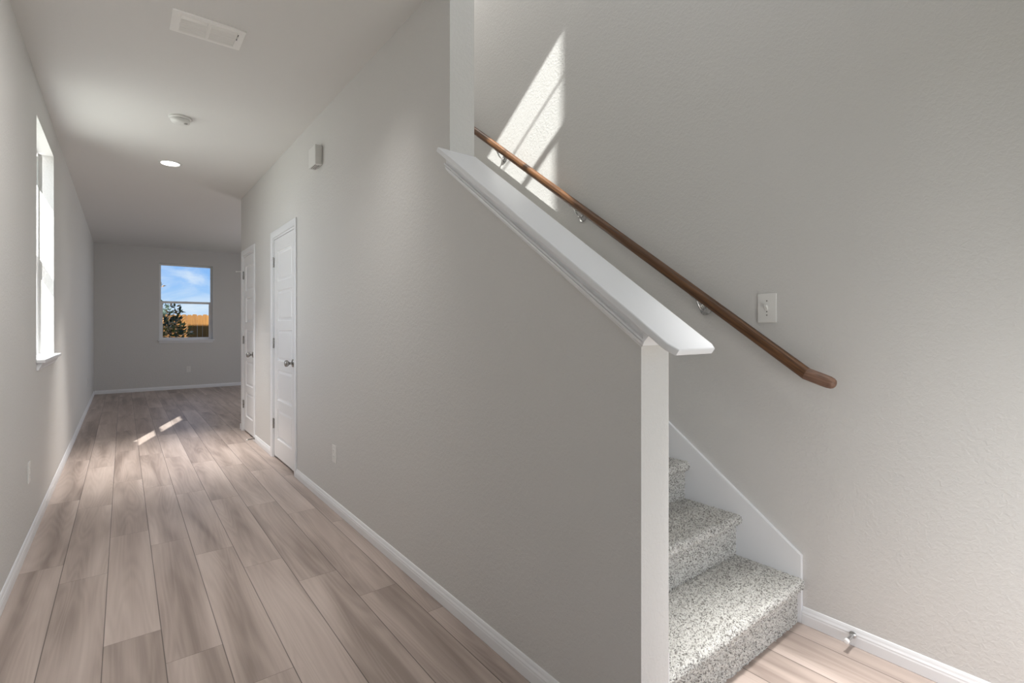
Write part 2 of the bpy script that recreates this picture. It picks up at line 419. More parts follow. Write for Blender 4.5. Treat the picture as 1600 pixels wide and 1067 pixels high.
# ------------------------------------------------------------------ half-wall cap
cap = thing('half_wall_ledge', 'white sloped wooden ledge and moulding topping the half wall beside the stairs', 'ledge', (XP, .72, 1.17))
sec, csn = math.sqrt(1+SL*SL), 1/math.sqrt(1+SL*SL)
TOP = lambda y: .660+SL*y                     # top plane of the board
TV = .021*sec                                  # vertical thickness of the board
bm = bm_new()
x0, x1, ya, yb = 1.058, 1.249, .712, 1.874
plan = [(x0, yb), (x0, ya+.022), (x0+.017, ya), (x1-.012, ya), (x1, ya+.014), (x1, YJ-.001), (XP-.0005, YJ-.001), (XP-.0005, yb)]
tv, bv = [], []
dn = Vector((0, SL*csn, -csn))*.021            # perpendicular to the slope
for x, y in plan:
    tv.append(bm.verts.new((x, y, TOP(y)))); bv.append(bm.verts.new(Vector((x, y, TOP(y)))+dn))
bm.faces.new(tv); bm.faces.new(list(reversed(bv)))
for i in range(len(plan)):
    j = (i+1) % len(plan); bm.faces.new((tv[i], bv[i], bv[j], tv[j]))
bmesh.ops.recalc_face_normals(bm, faces=bm.faces)
es = [e for e in bm.edges if (e.verts[0] in tv and e.verts[1] in tv) or (e.verts[0] in bv and e.verts[1] in bv)]
bmesh.ops.bevel(bm, geom=es, offset=.0045, segments=3, affect='EDGES', profile=.5)
obj('cap_board', bm, M['trim'], cap, smooth=True)
# moulding below: profile (out from wall, down perpendicular)
MP = [(0, 0), (.041, 0), (.041, .004), (.034, .006), (.026, .010), (.020, .016), (.017, .023), (.0165, .029), (.027, .0295), (.028, .0345), (.017, .036), (.015, .0385), (.0225, .0405), (.021, .047), (.013, .055), (.007, .058), (.007, .060), (0, .060)]
MB0 = .0205
def mframe(y, x=None):
    def f(u, v):
        # point on the wall face at parameter y, moved down perpendicular to the slope
        p = Vector((XP-u, y, TOP(y)))+Vector((0, SL*csn, -csn))*(MB0+v)
        return p
    return f
def mframe_end(u, v):
    # mitred end: the moulding turns the corner of the half wall
    p = Vector((XP-u, 0, 0)); d = (MB0+v)
    y = Y0-u
    # solve for y along plane y = Y0-u, keeping perpendicular drop d
    z = TOP(y)-d*sec
    return Vector((XP-u, y, z))
def mframe_top(u, v):
    y = 1.872; return Vector((XP-u, y, TOP(y)-(MB0+v)*sec))
bm = bm_new(); sweep(bm, [mframe_end, mframe_top], MP)
obj('moulding', bm, M['trim'], cap)
# return piece across the post: level bottom, leaning out under the board
bm = bm_new()
zb = TOP(Y0)-(MB0+.060)*sec
tt = lambda y: TOP(y)-MB0*sec-.0005
prof = [(Y0, zb), (Y0-.006, zb), (Y0-.010, zb+.010), (Y0-.028, zb+.030), (Y0-.034, zb+.036), (Y0-.034, tt(Y0-.034)), (Y0, tt(Y0))]
prism(bm, prof, XP-.0005, XP2, 'x')
obj('end_return', bm, M['trim'], cap, smooth=True)

# ------------------------------------------------------------------ stairs
stairs = thing('staircase', 'carpeted staircase of speckled grey pile rising behind the half wall', 'staircase', (1.73, YS, 0))
def step_mesh():
    rnd = random.Random(3)
    SX0, SX1 = 1.257, 2.2005
    prof = [(0, -.002)]
    zt = RISE; nr = .020; out = .030
    for i in range(1, 30): prof.append((0, (zt-2*nr-.012)*i/30))
    prof += [(-.002, zt-2*nr-.010), (-.008, zt-2*nr-.004), (-.016, zt-2*nr+.0)]
    for i in range(9):
        a = -PI/2-PI*i/8*1.0
        prof.append((-out+nr+math.cos(a)*nr, zt-nr+math.sin(a)*nr))
    e = RUN
    n = 46
    for i in range(1, n+1): prof.append((-out+nr+(e+out-nr+.004)*i/n, zt))
    # resample at ~4.6 mm
    pts = [Vector((0, p[0], p[1])) for p in prof]; res = [pts[0]]; step = .0046
    for a, b in zip(pts, pts[1:]):
        d = (b-a).length; k = max(1, int(d/step+.5))
        for q in range(1, k+1): res.append(a.lerp(b, q/k))
    nx = int((SX1-SX0)/.0048)
    bm = bm_new(); rows = []
    for i, p in enumerate(res):
        a, b = res[max(0, i-1)], res[min(len(res)-1, i+1)]
        t = (b-a).normalized(); nn = Vector((0, -t.z, t.y))
        row = []
        for k in range(nx+1):
            x = SX0+(SX1-SX0)*k/nx
            h = rnd.random()**1.6*.0075-.001
            edge = min(k, nx-k)
            if edge < 2: h *= .4
            q = p+nn*h+Vector((rnd.uniform(-.0018, .0018) if 0 < k < nx else 0, rnd.uniform(-.0015, .0015), rnd.uniform(-.0015, .0015)))
            row.append(bm.verts.new((x, q.y+YS, max(q.z, -.001))))
        rows.append(row)
    for ra, rb in zip(rows, rows[1:]):
        for k in range(nx): bm.faces.new((ra[k], ra[k+1], rb[k+1], rb[k]))
    return bm
st0 = obj('step', step_mesh(), M['carpet'], stairs, smooth=False)
for p in st0.data.polygons: p.use_smooth = True
for k in range(1, 15):
    o = st0.copy(); C.objects.link(o); o.parent = stairs; o.location = (0, RUN*k, RISE*k)
SK = lambda y: .28+.715*(y-.889)
yt = 4.6
bm = bm_new(); prism(bm, [(.889, .001), (.889, .28), (yt, SK(yt)), (yt, SK(yt)-.42), (1.6, .001)], 2.2, XR-.0005, 'x')
bmesh.ops.bevel(bm, geom=[e for e in bm.edges if all(abs(v.co.x-2.2) < 1e-6 for v in e.verts)], offset=.002, segments=2, affect='EDGES')
obj('skirt_board', bm, M['trim'], stairs)
bm = bm_new(); prism(bm, [(.866, .001), (.866, .268), (yt, SK(yt)), (yt, SK(yt)-.42), (1.6, .001)], XP2+.0005, 1.256, 'x')
obj('skirt_board', bm, M['trim'], stairs)

# ------------------------------------------------------------------ handrail
rail = thing('handrail', 'brown stained wooden handrail rising along the stairwell wall', 'handrail', (2.15, .75, 1.0))
RX, RR = 2.152, .0235
RZ = lambda y: 1.034+.7175*(y-.85)
bm = bm_new()
prof = []
for i in range(20):
    a = 2*PI*i/20; cu, sv = math.cos(a), math.sin(a)
    prof.append((math.copysign(abs(cu)**.85, cu)*RR*.95, math.copysign(abs(sv)**.85, sv)*RR*1.04))
ar = math.atan(.7175)
up = Vector((0, -math.sin(ar), math.cos(ar)))
def rf(y): return lambda u, v: Vector((RX+u, y, RZ(y)))+up*v
def rfm(ang):
    # mitre ring at the bend
    u2 = Vector((0, -math.sin(ang), math.cos(ang)))/math.cos(ang-ar)
    return lambda u, v: Vector((RX+u, .85, 1.034))+u2*v
ae = math.atan(.34); am = (ar+ae)/2
sweep(bm, [rfm(am), rf(1.6), rf(2.4), rf(3.2), rf(4.3)], prof)
obj('rail', bm, M['rail'], rail, smooth=True)
bm = bm_new()
de = Vector((0, -math.cos(ae), -math.sin(ae))); ue = Vector((0, -math.sin(ae), math.cos(ae)))
def ef(t, s): return lambda u, v: Vector((RX+u*s, .85, 1.034))+de*t+ue*v*s
sweep(bm, [rfm(am), ef(.06, 1.), ef(.085, .97), ef(.098, .86), ef(.106, .66), ef(.110, .35)], prof)
e_ = obj('rail_end', bm, M['rail_end'], rail, smooth=True); e_['label'] = 'lighter brown rounded end piece'
def bracket(y):
    bm = bm_new()
    zr = RZ(y)
    zw = zr-.075
    lathe(bm, (XR, y-.012, zw), (-1, 0, 0), [(0, .030), (.004, .030), (.009, .022), (.012, .012)], 20)
    q = []
    for t in range(9):
        s = t/8
        x = XR-.006-(XR-RX-.006)*min(1, s*1.0)
        z = zw-.010*math.sin(s*PI)+(zr-.030-zw)*s**2.2
        q.append((x, y-.012+.012*s, z))
    tube(bm, q, [.0075, .0068, .006, .0056, .0054, .0052, .005, .005, .005], 10)
    # saddle plate under the rail
    fr = [lambda u, v, yy=yy: Vector((RX+u, yy, RZ(yy)-.0285))+Vector((0, 0, v)) for yy in (y-.032, y+.032)]
    sweep(bm, fr, [(-.010, -.003), (.010, -.003), (.010, .0015), (-.010, .0015)])
    obj('bracket', bm, M['chrome'], rail, smooth=True)['label'] = 'small chrome wall bracket'
for y in (1.335, 2.15, 2.94, 3.9): bracket(y)

# ------------------------------------------------------------------ windows
def frame_rect(bm, axis, a0, a1, u0, u1, z0, z1, w, bev=.002):
    """picture frame of bars of width w; slab spans a0..a1 along the axis."""
    def bx(ua, ub, za, zb):
        if axis == 'x': box(bm, a0, a1, ua, ub, za, zb, bev)
        else: box(bm, ua, ub, a0, a1, za, zb, bev)
    bx(u0, u0+w, z0, z1); bx(u1-w, u1, z0, z1); bx(u0+w, u1-w, z0, z0+w); bx(u0+w, u1-w, z1-w, z1)
def window(name, axis, inner, s, W, label, depth=.085, sill=True, zm=None, bar=False):
    """inner: coordinate of the wall's room face; s: +1/-1 direction from room to outside."""
    u0, u1, z0, z1 = W
    zm = zm or (z0+z1)/2
    rt = struct_root(name, label, 'window', ((inner, (u0+u1)/2, z0) if axis == 'x' else ((u0+u1)/2, inner, z0)))
    A = lambda d: inner+s*d
    def srt(a, b): return (min(a, b), max(a, b))
    bm = bm_new(); frame_rect(bm, axis, *srt(A(depth), A(depth+.055)), u0+.001, u1-.001, z0+.001, z1-.001, .026)
    frame_rect(bm, axis, *srt(A(depth+.010), A(depth+.05)), u0+.020, u1-.020, zm-.02, z1-.02, .012)
    obj('window_frame', bm, M['vinyl'], rt)
    bm = bm_new(); frame_rect(bm, axis, *srt(A(depth+.004), A(depth+.028)), u0+.026, u1-.026, z0+.026, zm+.022, .034)
    sa = obj('sash', bm, M['vinyl'], rt)
    def pane(d, ua, ub, za, zb):
        bm = bm_new()
        if axis == 'x': box(bm, *srt(A(d), A(d+.004)), ua, ub, za, zb)
        else: box(bm, ua, ub, *srt(A(d), A(d+.004)), za, zb)
        return bm
    obj('glass_pane', pane(depth+.014, u0+.055, u1-.055, z0+.055, zm-.008), M['glass'], sa)
    obj('glass_pane', pane(depth+.034, u0+.030, u1-.030, zm-.004, z1-.030), M['glass'], rt)
    if bar:
        bm = bm_new()
        box(bm, u0+.03, u1-.03, *srt(A(depth+.036), A(depth+.048)), zm+.335, zm+.349)
        obj('muntin', bm, M['vinyl'], rt)
    bm = bm_new()
    if axis == 'x': box(bm, *srt(A(depth), A(depth-.001-.002)), (u0+u1)/2-.03, (u0+u1)/2+.03, zm+.022, zm+.034, .002)
    else: box(bm, (u0+u1)/2-.03, (u0+u1)/2+.03, *srt(A(depth-.008), A(depth+.004)), zm+.010, zm+.024, .002)
    obj('sash_lock', bm, M['vinyl'], rt)
    if sill:
        bm = bm_new(); t = .020; e = .024
        sp = srt(A(depth), A(-.042))
        q = [(u0-e, 0), (u1+e, 0)]
        if axis == 'x':
            box(bm, *srt(A(depth), A(0)), u0+.001, u1-.001, z0-.001, z0+t-.001+.0, .0)
            box(bm, *srt(A(-.0005), A(-.042)), u0-e, u1+e, z0-.001, z0+t-.001, .004)
        else:
            box(bm, u0+.001, u1-.001, *srt(A(depth), A(0)), z0-.001, z0+t-.001)
            box(bm, u0-e, u1+e, *srt(A(-.0005), A(-.042)), z0-.001, z0+t-.001, .004)
        obj('window_sill', bm, M['trim'], rt)
        bm = bm_new()
        pr = [(0.0005, 0), (.026, 0), (.024, -.012), (.016, -.028), (.012, -.034), (.013, -.037), (.009, -.045), (.0005, -.045)]
        ends = (u0-.004, u1+.004)
        if axis == 'x': sweep(bm, [lambda u, v, y=y: Vector((inner-s*u, y, z0-.002+v)) for y in ends], pr)
        else: sweep(bm, [lambda u, v, x=x: Vector((x, inner-s*u, z0-.002+v)) for x in ends], pr)
        obj('apron', bm, M['trim'], rt)
    return rt
window('window_1', 'x', XL, -1, WIN1, 'tall white window in the left wall, seen nearly edge-on', .085, zm=1.735)
window('window_2', 'y', YF, 1, WIN2, 'white sash window in the far wall looking onto sky and fence', .075, zm=1.705)
window('window_3', 'y', YB, -1, WIN3, 'high window over the entry behind the viewer', .10, sill=False, zm=4.46, bar=True)

# ------------------------------------------------------------------ doors
def five_panel(bm, xf, xb, y0, y1, z0, z1):
    """door slab with five recessed, raised-field panels on its hall face (x = xf)."""
    w = y1-y0; st = min(.105, w*.17); top, bot, gap = .115, .165, .082
    ph = (z1-z0-top-bot-4*gap)/5
    holes = []
    z = z0+bot
    for k in range(5): holes.append((y0+st, y1-st, z, z+ph)); z += ph+gap
    us = sorted({y0, y1, y0+st, y1-st}); zs = sorted({z0, z1, *[h[2] for h in holes], *[h[3] for h in holes]})
    vc = {}
    def V(x, y, z):
        k = (round(x, 6), round(y, 6), round(z, 6))
        if k not in vc: vc[k] = bm.verts.new((x, y, z))
        return vc[k]
    for i in range(len(us)-1):
        for j in range(len(zs)-1):
            a, b, c, d = us[i], us[i+1], zs[j], zs[j+1]
            hole = any(h[0] <= a and b <= h[1] and h[2] <= c and d <= h[3] for h in holes)
            if not hole: bm.faces.new((V(xf, a, c), V(xf, b, c), V(xf, b, d), V(xf, a, d)))
            bm.faces.new((V(xb, a, c), V(xb, a, d), V(xb, b, d), V(xb, b, c)))
    for a, b, c, d in holes:
        rings = []
        for ins, dep in ((0, 0), (.004, .011), (.013, .014), (.020, .012), (.034, .004)):
            rings.append([V(xf+dep, a+ins, c+ins), V(xf+dep, b-ins, c+ins), V(xf+dep, b-ins, d-ins), V(xf+dep, a+ins, d-ins)])
        for r0, r1 in zip(rings, rings[1:]):
            for i in range(4):
                j = (i+1) % 4; bm.faces.new((r0[i], r0[j], r1[j], r1[i]))
        bm.faces.new(rings[-1])
    for i in range(len(us)-1):
        for zz in (z0, z1): bm.faces.new((V(xf, us[i], zz), V(xb, us[i], zz), V(xb, us[i+1], zz), V(xf, us[i+1], zz)))
    for j in range(len(zs)-1):
        for yy in (y0, y1): bm.faces.new((V(xf, yy, zs[j]), V(xf, yy, zs[j+1]), V(xb, yy, zs[j+1]), V(xb, yy, zs[j])))
CP = [(0, .0), (.006, 0), (.010, .006), (.012, .016), (.014, .030), (.015, .045), (.014, .052), (.010, CW), (0, CW)]   # (out, across)
def door(name, D, label, pin_stop=False):
    ya, yb = D
    rt = struct_root(name, label, 'door', (XP, (ya+yb)/2, 0))
    # casing: mitred U
    bm = bm_new()
    def cf(y, z, dy, dz): return lambda u, v: Vector((XP-.0005-u, y+dy*v, z+dz*v))
    sweep(bm, [cf(ya-.003, .001, -1, 0), cf(ya-.003, DH+.003, -1, 1), cf(yb+.003, DH+.003, 1, 1), cf(yb+.003, .001, 1, 0)], CP)
    obj('casing', bm, M['trim'], rt, smooth=True)
    bm = bm_new(); t = .016
    box(bm, XP+.0003, XP2, ya-.0005, ya+t, .001, DH-.0); box(bm, XP+.0003, XP2, yb-t, yb+.0005, .001, DH); box(bm, XP+.0003, XP2, ya+t, yb-t, DH-t, DH+.0005)
    box(bm, XP+.045, XP+.057, ya+t, ya+t+.012, .001, DH-t); box(bm, XP+.045, XP+.057, yb-t-.012, yb-t, .001, DH-t); box(bm, XP+.045, XP+.057, ya+t, yb-t, DH-t-.012, DH-t)
    obj('jamb', bm, M['trim'], rt)
    bm = bm_new(); five_panel(bm, XP+.006, XP+.041, ya+t+.003, yb-t-.003, .022, DH-t-.003)
    obj('door_slab', bm, M['door'], rt)
    for zc in (.318, 1.069, 1.825):
        bm = bm_new(); yh = yb-t-.0015
        lathe(bm, (XP-.0035, yh, zc-.045), (0, 0, 1), [(0, .0065), (.03, .0065), (.03, .006), (.0315, .006), (.0315, .0065), (.0585, .0065), (.0585, .006), (.06, .006), (.06, .0065), (.09, .0065), (.0905, .0045), (.094, .0045)], 12)
        box(bm, XP-.0010, XP+.006, yh-.003, yh+.019, zc-.045, zc+.045)
        h = obj('hinge', bm, M['nickel'], rt, smooth=True); h['label'] = 'satin nickel hinge'
        if pin_stop and zc > 1.8:
            bm = bm_new()
            tube(bm, [(XP-.004, yh, zc+.047), (XP-.03, yh+.025, zc+.047), (XP-.06, yh+.05, zc+.047)], .0035, 8)
            lathe(bm, (XP-.060, yh+.05, zc+.047), (-.8, .6, 0), [(0, .004), (.002, .009), (.010, .009), (.012, .006)], 12)
            obj('hinge_stop', bm, M['rubber'], h, smooth=True)
    # knob
    bm = bm_new(); ky, kz = ya+t+.003+.062, .918
    lathe(bm, (XP+.006, ky, kz), (-1, 0, 0), [(0, .033), (.004, .033), (.007, .030), (.009, .018), (.012, .012), (.026, .0105), (.032, .014), (.037, .021), (.044, .0265), (.052, .0285), (.060, .0265), (.066, .020), (.069, .010), (.0695, .001)], 28)
    obj('knob', bm, M['nickel'], rt, smooth=True)['label'] = 'satin nickel round knob'
    return rt
door('door_1', D1, 'nearer white five-panel closet door in the partition')
door('door_2', D2, 'farther white five-panel door beside the partition corner', True)

# ------------------------------------------------------------------ outlets, switch, chime
def frame_on(p, n, up=(0, 0, 1)):
    n, up = Vector(n), Vector(up); r = up.cross(n)
    return lambda a, b, c: Vector(p)+r*a+up*b+n*c
def plate_box(bm, F, a0, a1, b0, b1, c0, c1, bev=0.):
    vs = box(bm, a0, a1, b0, b1, c0, c1, bev)
def map_bm(bm, F):
    for v in bm.verts: v.co = F(*v.co)
def outlet(p, n, label, ph=.115, pw=.072):
    F = frame_on(p, n); t = thing('wall_outlet', label, 'outlet', p, 'duplex wall outlets')
    bm = bm_new(); box(bm, -pw/2, pw/2, -ph/2, ph/2, .0002, .0058, .002); map_bm(bm, F)
    obj('cover_plate', bm, M['plastic'], t)
    for s in (-1, 1):
        bm = bm_new(); zc = s*.0195
        pts = [(math.cos(a)*.017, max(-.0125, min(.0125, math.sin(a)*.017))+zc) for a in [2*PI*i/24 for i in range(24)]]
        prism(bm, pts, .0050, .0078, 'z'); map_bm(bm, F)
        r = obj('receptacle', bm, M['plastic'], t)
        bm = bm_new()
        box(bm, -.0075, -.0050, zc-.001, zc+.008, .0074, .0081); box(bm, .0050, .0075, zc-.001, zc+.007, .0074, .0081); box(bm, -.002, .002, zc-.009, zc-.0055, .0074, .0081); map_bm(bm, F)
        obj('slots', bm, M['grey'], r)
    bm = bm_new(); lathe(bm, (0, 0, .0055), (0, 0, 1), [(0, .003), (.001, .003), (.0013, .002)], 10); map_bm(bm, F)
    obj('screw', bm, M['plastic'], t)
outlet((XP, 3.36, .374), (-1, 0, 0), 'white duplex outlet low on the partition before the doors')
outlet((XL, 3.875, .405), (1, 0, 0), 'white duplex outlet low on the left wall near the viewer')
outlet((XL, 9.8, .395), (1, 0, 0), 'tiny white outlet low on the left wall near the far corner')
outlet((1.022, YF, .386), (0, -1, 0), 'white duplex outlet on the far wall below the window')

sw = thing('light_switch', 'white toggle switch plate above the handrail on the stairwell wall', 'light switch', (XR, 1.032, 1.303))
F = frame_on((XR, 1.032, 1.303), (-1, 0, 0))
bm = bm_new(); box(bm, -.040, .040, -.063, .063, .0002, .0068, .003); map_bm(bm, F)
obj('cover_plate', bm, M['plastic'], sw)
bm = bm_new(); prism(bm, [(-.012, .0065), (.010, .0065), (.009, .012), (.014, .021), (.007, .023), (-.008, .012)], -.0048, .0048, 'x')
for v in bm.verts: v.co = Vector((v.co.x, v.co.y, v.co.z))
map_bm(bm, F); obj('toggle', bm, M['plastic'], sw)
for b in (-.031, .031):
    bm = bm_new(); lathe(bm, (0, b, .0066), (0, 0, 1), [(0, .0034), (.0008, .0034), (.0012, .0022)], 12); map_bm(bm, F)
    obj('screw', bm, M['grey'], sw)
bm = bm_new(); lathe(bm, (0, -.016, .0066), (0, 0, 1), [(0, .0022), (.0006, .0022)], 10); map_bm(bm, F); obj('indicator', bm, M['dark'], sw)

ch = thing('mounted_door_chime', 'white boxy door chime high on the partition', 'door chime', (XP, 3.692, 2.375))
bm = bm_new(); box(bm, XP-.009, XP-.0003, 3.618, 3.766, 2.372, 2.502, .002)
obj('back_plate', bm, M['chime'], ch)
bm = bm_new(); box(bm, XP-.052, XP-.008, 3.613, 3.771, 2.368, 2.506, .004)
obj('cover', bm, M['chime'], ch)
bm = bm_new()
for k in range(3): box(bm, XP-.044+k*.012, XP-.038+k*.012, 3.64, 3.744, 2.3665, 2.3685)
obj('grille', bm, M['grey'], ch)

# ------------------------------------------------------------------ ceiling fittings
ve = thing('ceiling_vent', 'white two-bank louvred air register on the hall ceiling', 'vent', (.345, 2.985, H))
vx0, vx1, vy0, vy1 = .187, .503, 2.885, 3.093
bm = bm_new(); zt, zb = H-.0003, H-.008
# flange frame with two openings
mid = (vx0+vx1)/2
ops = [(vx0+.036, mid-.007, vy0+.028, vy1-.028), (mid+.007, vx1-.036, vy0+.028, vy1-.028)]
us = sorted({vx0, vx1, *[o[0] for o in ops], *[o[1] for o in ops]}); vs_ = sorted({vy0, vy1, vy0+.028, vy1-.028})
for i in range(len(us)-1):
    for j in range(3):
        a, b, c, d = us[i], us[i+1], vs_[j], vs_[j+1]
        if any(o[0] <= a and b <= o[1] and o[2] <= c and d <= o[3] for o in ops): continue
        box(bm, a, b, c, d, zb, zt)
bmesh.ops.remove_doubles(bm, verts=bm.verts, dist=1e-5)
obj('flange', bm, M['vent'], ve)
for o in ops:
    bm = bm_new(); n = 6; w = (o[3]-o[2])/n
    for k in range(n):
        y = o[2]+w*(k+.5)
        prism(bm, [(y-w*.46, H-.0025), (y-w*.36, H-.0025), (y+w*.24, H-.0150), (y+w*.12, H-.0150)], o[0], o[1], 'x')
    bk = bm_new(); box(bk, o[0], o[1], o[2], o[3], H-.0022, H-.0004); obj('gap_shade', bk, M['grey'], ve)  # grey sheet painted in as shade so the louvre gaps read darker
    for xa in (o[0], o[1]-.002): box(bm, xa, xa+.002, o[2], o[3], H-.012, H-.0005)
    obj('louver_bank', bm, M['vent'], ve)
bm = bm_new(); box(bm, vx1-.031, vx1-.027, vy0+.045, vy0+.105, zb-.0008, zb+.0005)
obj('lever_slot', bm, M['dark'], ve)
bm = bm_new(); box(bm, vx1-.032, vx1-.026, vy0+.062, vy0+.074, zb-.010, zb-.0005, .001)
obj('lever', bm, M['vent'], ve)

sd = thing('smoke_detector', 'round white smoke detector on the hall ceiling', 'smoke detector', (.33, 4.37, H))
bm = bm_new(); lathe(bm, (.33, 4.37, H-.0003), (0, 0, -1), [(0, .072), (.010, .073), (.014, .070), (.016, .064)], 40)
obj('mounting_base', bm, M['plastic'], sd, smooth=True)
bm = bm_new(); lathe(bm, (.33, 4.37, H-.014), (0, 0, -1), [(0, .058), (.004, .061), (.006, .063), (.014, .062), (.024, .056), (.030, .046), (.034, .030), (.035, .001)], 40)
obj('cover', bm, M['plastic'], sd, smooth=True)
bm = bm_new(); lathe(bm, (.36, 4.345, H-.0435), (0, 0, -1), [(0, .012), (.004, .012), (.005, .009)], 16)
obj('test_button', bm, M['grey'], sd, smooth=True)

DLX, DLY = .346, 5.63
dl = thing('ceiling_light', 'lit round recessed downlight in the hall ceiling', 'ceiling light', (DLX, DLY, H))
bm = bm_new(); lathe(bm, (DLX, DLY, H-.0003), (0, 0, -1), [(0, .092), (.003, .091), (.006, .084), (.008, .079), (.006, .072)], 40)
obj('trim_ring', bm, M['plastic'], dl, smooth=True)
bm = bm_new(); lathe(bm, (DLX, DLY, H-.0055), (0, 0, -1), [(0, .0725), (.0030, .072), (.0035, .066), (.004, .001)], 40)
obj('lens', bm, M['lens'], dl, smooth=True)

# ------------------------------------------------------------------ door stops
ds = thing('door_stop', 'rigid chrome door stop with white tip on the right baseboard', 'door stop', (XR-.013, .705, .05))
F0 = Vector((XR-.013, .705, .044)); dr = Vector((-1, 0, 0))
bm = bm_new(); lathe(bm, F0, dr, [(0, .0125), (.003, .0125), (.006, .0085), (.008, .0068), (.058, .0062)], 18)
obj('shaft', bm, M['chrome'], ds, smooth=True)
bm = bm_new(); lathe(bm, F0+dr*.0575, dr, [(0, .0075), (.002, .0092), (.011, .0092), (.014, .007), (.015, .001)], 18)
obj('rubber_tip', bm, M['rubber'], ds, smooth=True)
sp = thing('door_stop', 'thin spring door stop on the baseboard between the two doors', 'door stop', (XP-.013, 5.885, .035))
F0 = Vector((XP-.013, 5.868, .036)); dr = Vector((-.97, .1, -.08)).normalized()
bm = bm_new(); lathe(bm, F0, dr, [(0, .011), (.006, .011), (.008, .006)], 14)
w1 = dr.cross(Vector((0, 0, 1))).normalized(); w2 = dr.cross(w1)
tube(bm, [F0+dr*(.006+.062*i/120)+(w1*math.cos(i*.8)+w2*math.sin(i*.8))*.0048 for i in range(121)], .0016, 6)
obj('spring', bm, M['nickel'], sp, smooth=True)
bm = bm_new(); lathe(bm, F0+dr*.066, dr, [(0, .006), (.002, .0085), (.012, .0085), (.014, .005)], 14)
obj('rubber_tip', bm, M['rubber'], sp, smooth=True)

# ------------------------------------------------------------------ outdoors
fe = thing('wooden_fence', 'weathered orange board fence beyond the far window', 'fence', (3., 19., -.14))
bm = bm_new(); x = -8.; rr = random.Random(5)
while x < 14:
    w = .14; top = 1.62+rr.uniform(-.012, .012)
    prism(bm, [(x, -.14), (x+w, -.14), (x+w, top-.03), (x+w-.03, top), (x+.03, top), (x, top-.03)], 18.99+rr.uniform(0, .004), 19.01, 'y')
    x += w+rr.choice([.001, .003, .003, .007])
obj('board_panel', bm, M['fence'], fe)
for zz in (.1, .75, 1.35):
    bm = bm_new(); box(bm, -8, 14, 19.011, 19.05, zz, zz+.09); obj('rail', bm, M['fence'], fe)

def leaf_cloud(name, blobs, size, parent, mat, seed):
    rr = random.Random(seed); bm = bm_new(); cl = bm.loops.layers.float_color.new('leafcol')
    for (cx, cy, cz, rx, ry, rz, n) in blobs:
        for _ in range(n):
            while True:
                d = Vector((rr.uniform(-1, 1), rr.uniform(-1, 1), rr.uniform(-1, 1)))
                if .1 < d.length < 1: break
            d = d.normalized()*(d.length**.6)
            p = Vector((cx+d.x*rx, cy+d.y*ry, cz+d.z*rz))
            ax = Vector((d.x+rr.uniform(-.8, .8), d.y+rr.uniform(-.8, .8), d.z*.5+rr.uniform(-.4, .9))).normalized()
            sd_ = ax.cross(Vector((rr.uniform(-1, 1), rr.uniform(-1, 1), rr.uniform(-1, 1)))).normalized(); nn = ax.cross(sd_)
            l = size*rr.uniform(.7, 1.3); w = l*.19
            vs = [bm.verts.new(p), bm.verts.new(p+ax*l*.4+sd_*w+nn*w*.25), bm.verts.new(p+ax*l-nn*l*.08), bm.verts.new(p+ax*l*.4-sd_*w+nn*w*.25), bm.verts.new(p+ax*l*.45)]
            r = rr.random()
            for f in (bm.faces.new((vs[0], vs[1], vs[4])), bm.faces.new((vs[1], vs[2], vs[4])), bm.faces.new((vs[2], vs[3], vs[4])), bm.faces.new((vs[3], vs[0], vs[4]))):
                for lp in f.loops: lp[cl] = (r, r, r, 1)
    return obj(name, bm, mat, parent)
sh = thing('shrub', 'dark leafy shrub with tan leaves in front of the fence', 'shrub', (.95, 16.2, -.14))
leaf_cloud('foliage', [(.80, 16.2, .85, .50, .45, .62, 420), (1.14, 16.15, 1.02, .28, .3, .40, 170), (1.08, 16.2, 1.60, .14, .14, .22, 40), (.95, 16.2, 1.3, .25, .25, .3, 90), (.35, 16.3, .9, .5, .5, .7, 160)], .15, sh, M['leaf'], 4)
bm = bm_new()
for i in range(7):
    a = i*.9; tube(bm, [(.85, 16.2, -.14), (.85+.1*math.cos(a), 16.2+.1*math.sin(a), .5), (.85+.32*math.cos(a), 16.2+.3*math.sin(a), 1.1+.08*i)], [.02, .014, .005], 6)
tube(bm, [(.9, 16.2, .4), (1.02, 16.2, 1.2), (1.10, 16.2, 1.78)], [.014, .01, .004], 6)
obj('stem', bm, M['bark'], sh)
tr = thing('small_tree', 'dark tree whose twigs poke in at the far window edge', 'tree', (.1, 16.8, -.14))
leaf_cloud('foliage', [(.72, 16.8, 2.32, .17, .15, .07, 14), (.3, 16.8, 2.5, .35, .4, .5, 140), (.70, 16.8, 2.05, .12, .1, .05, 6), (0, 16.8, 3.0, .6, .6, .6, 200)], .15, tr, M['leaf'], 9)
bm = bm_new(); tube(bm, [(.1, 16.8, -.14), (.12, 16.8, 1.5), (.05, 16.8, 3.0)], [.05, .04, .02], 8); tube(bm, [(.12, 16.8, 1.9), (.4, 16.8, 2.2), (.84, 16.8, 2.34)], [.02, .012, .004], 6)
obj('trunk', bm, M['bark'], tr)
ft = thing('distant_tree', 'pale hazy tree far beyond the fence', 'tree', (1.5, 36., -.14))
leaf_cloud('foliage', [(1.75, 36, 2.05, .45, .8, .55, 300), (1.2, 36, 1.9, .7, .8, .6, 250)], .22, ft, M['farleaf'], 12)
bm = bm_new(); tube(bm, [(1.5, 36, -.14), (1.5, 36, 1.4), (1.6, 36, 2.3)], [.14, .11, .05], 8)
obj('trunk', bm, M['bark'], ft)

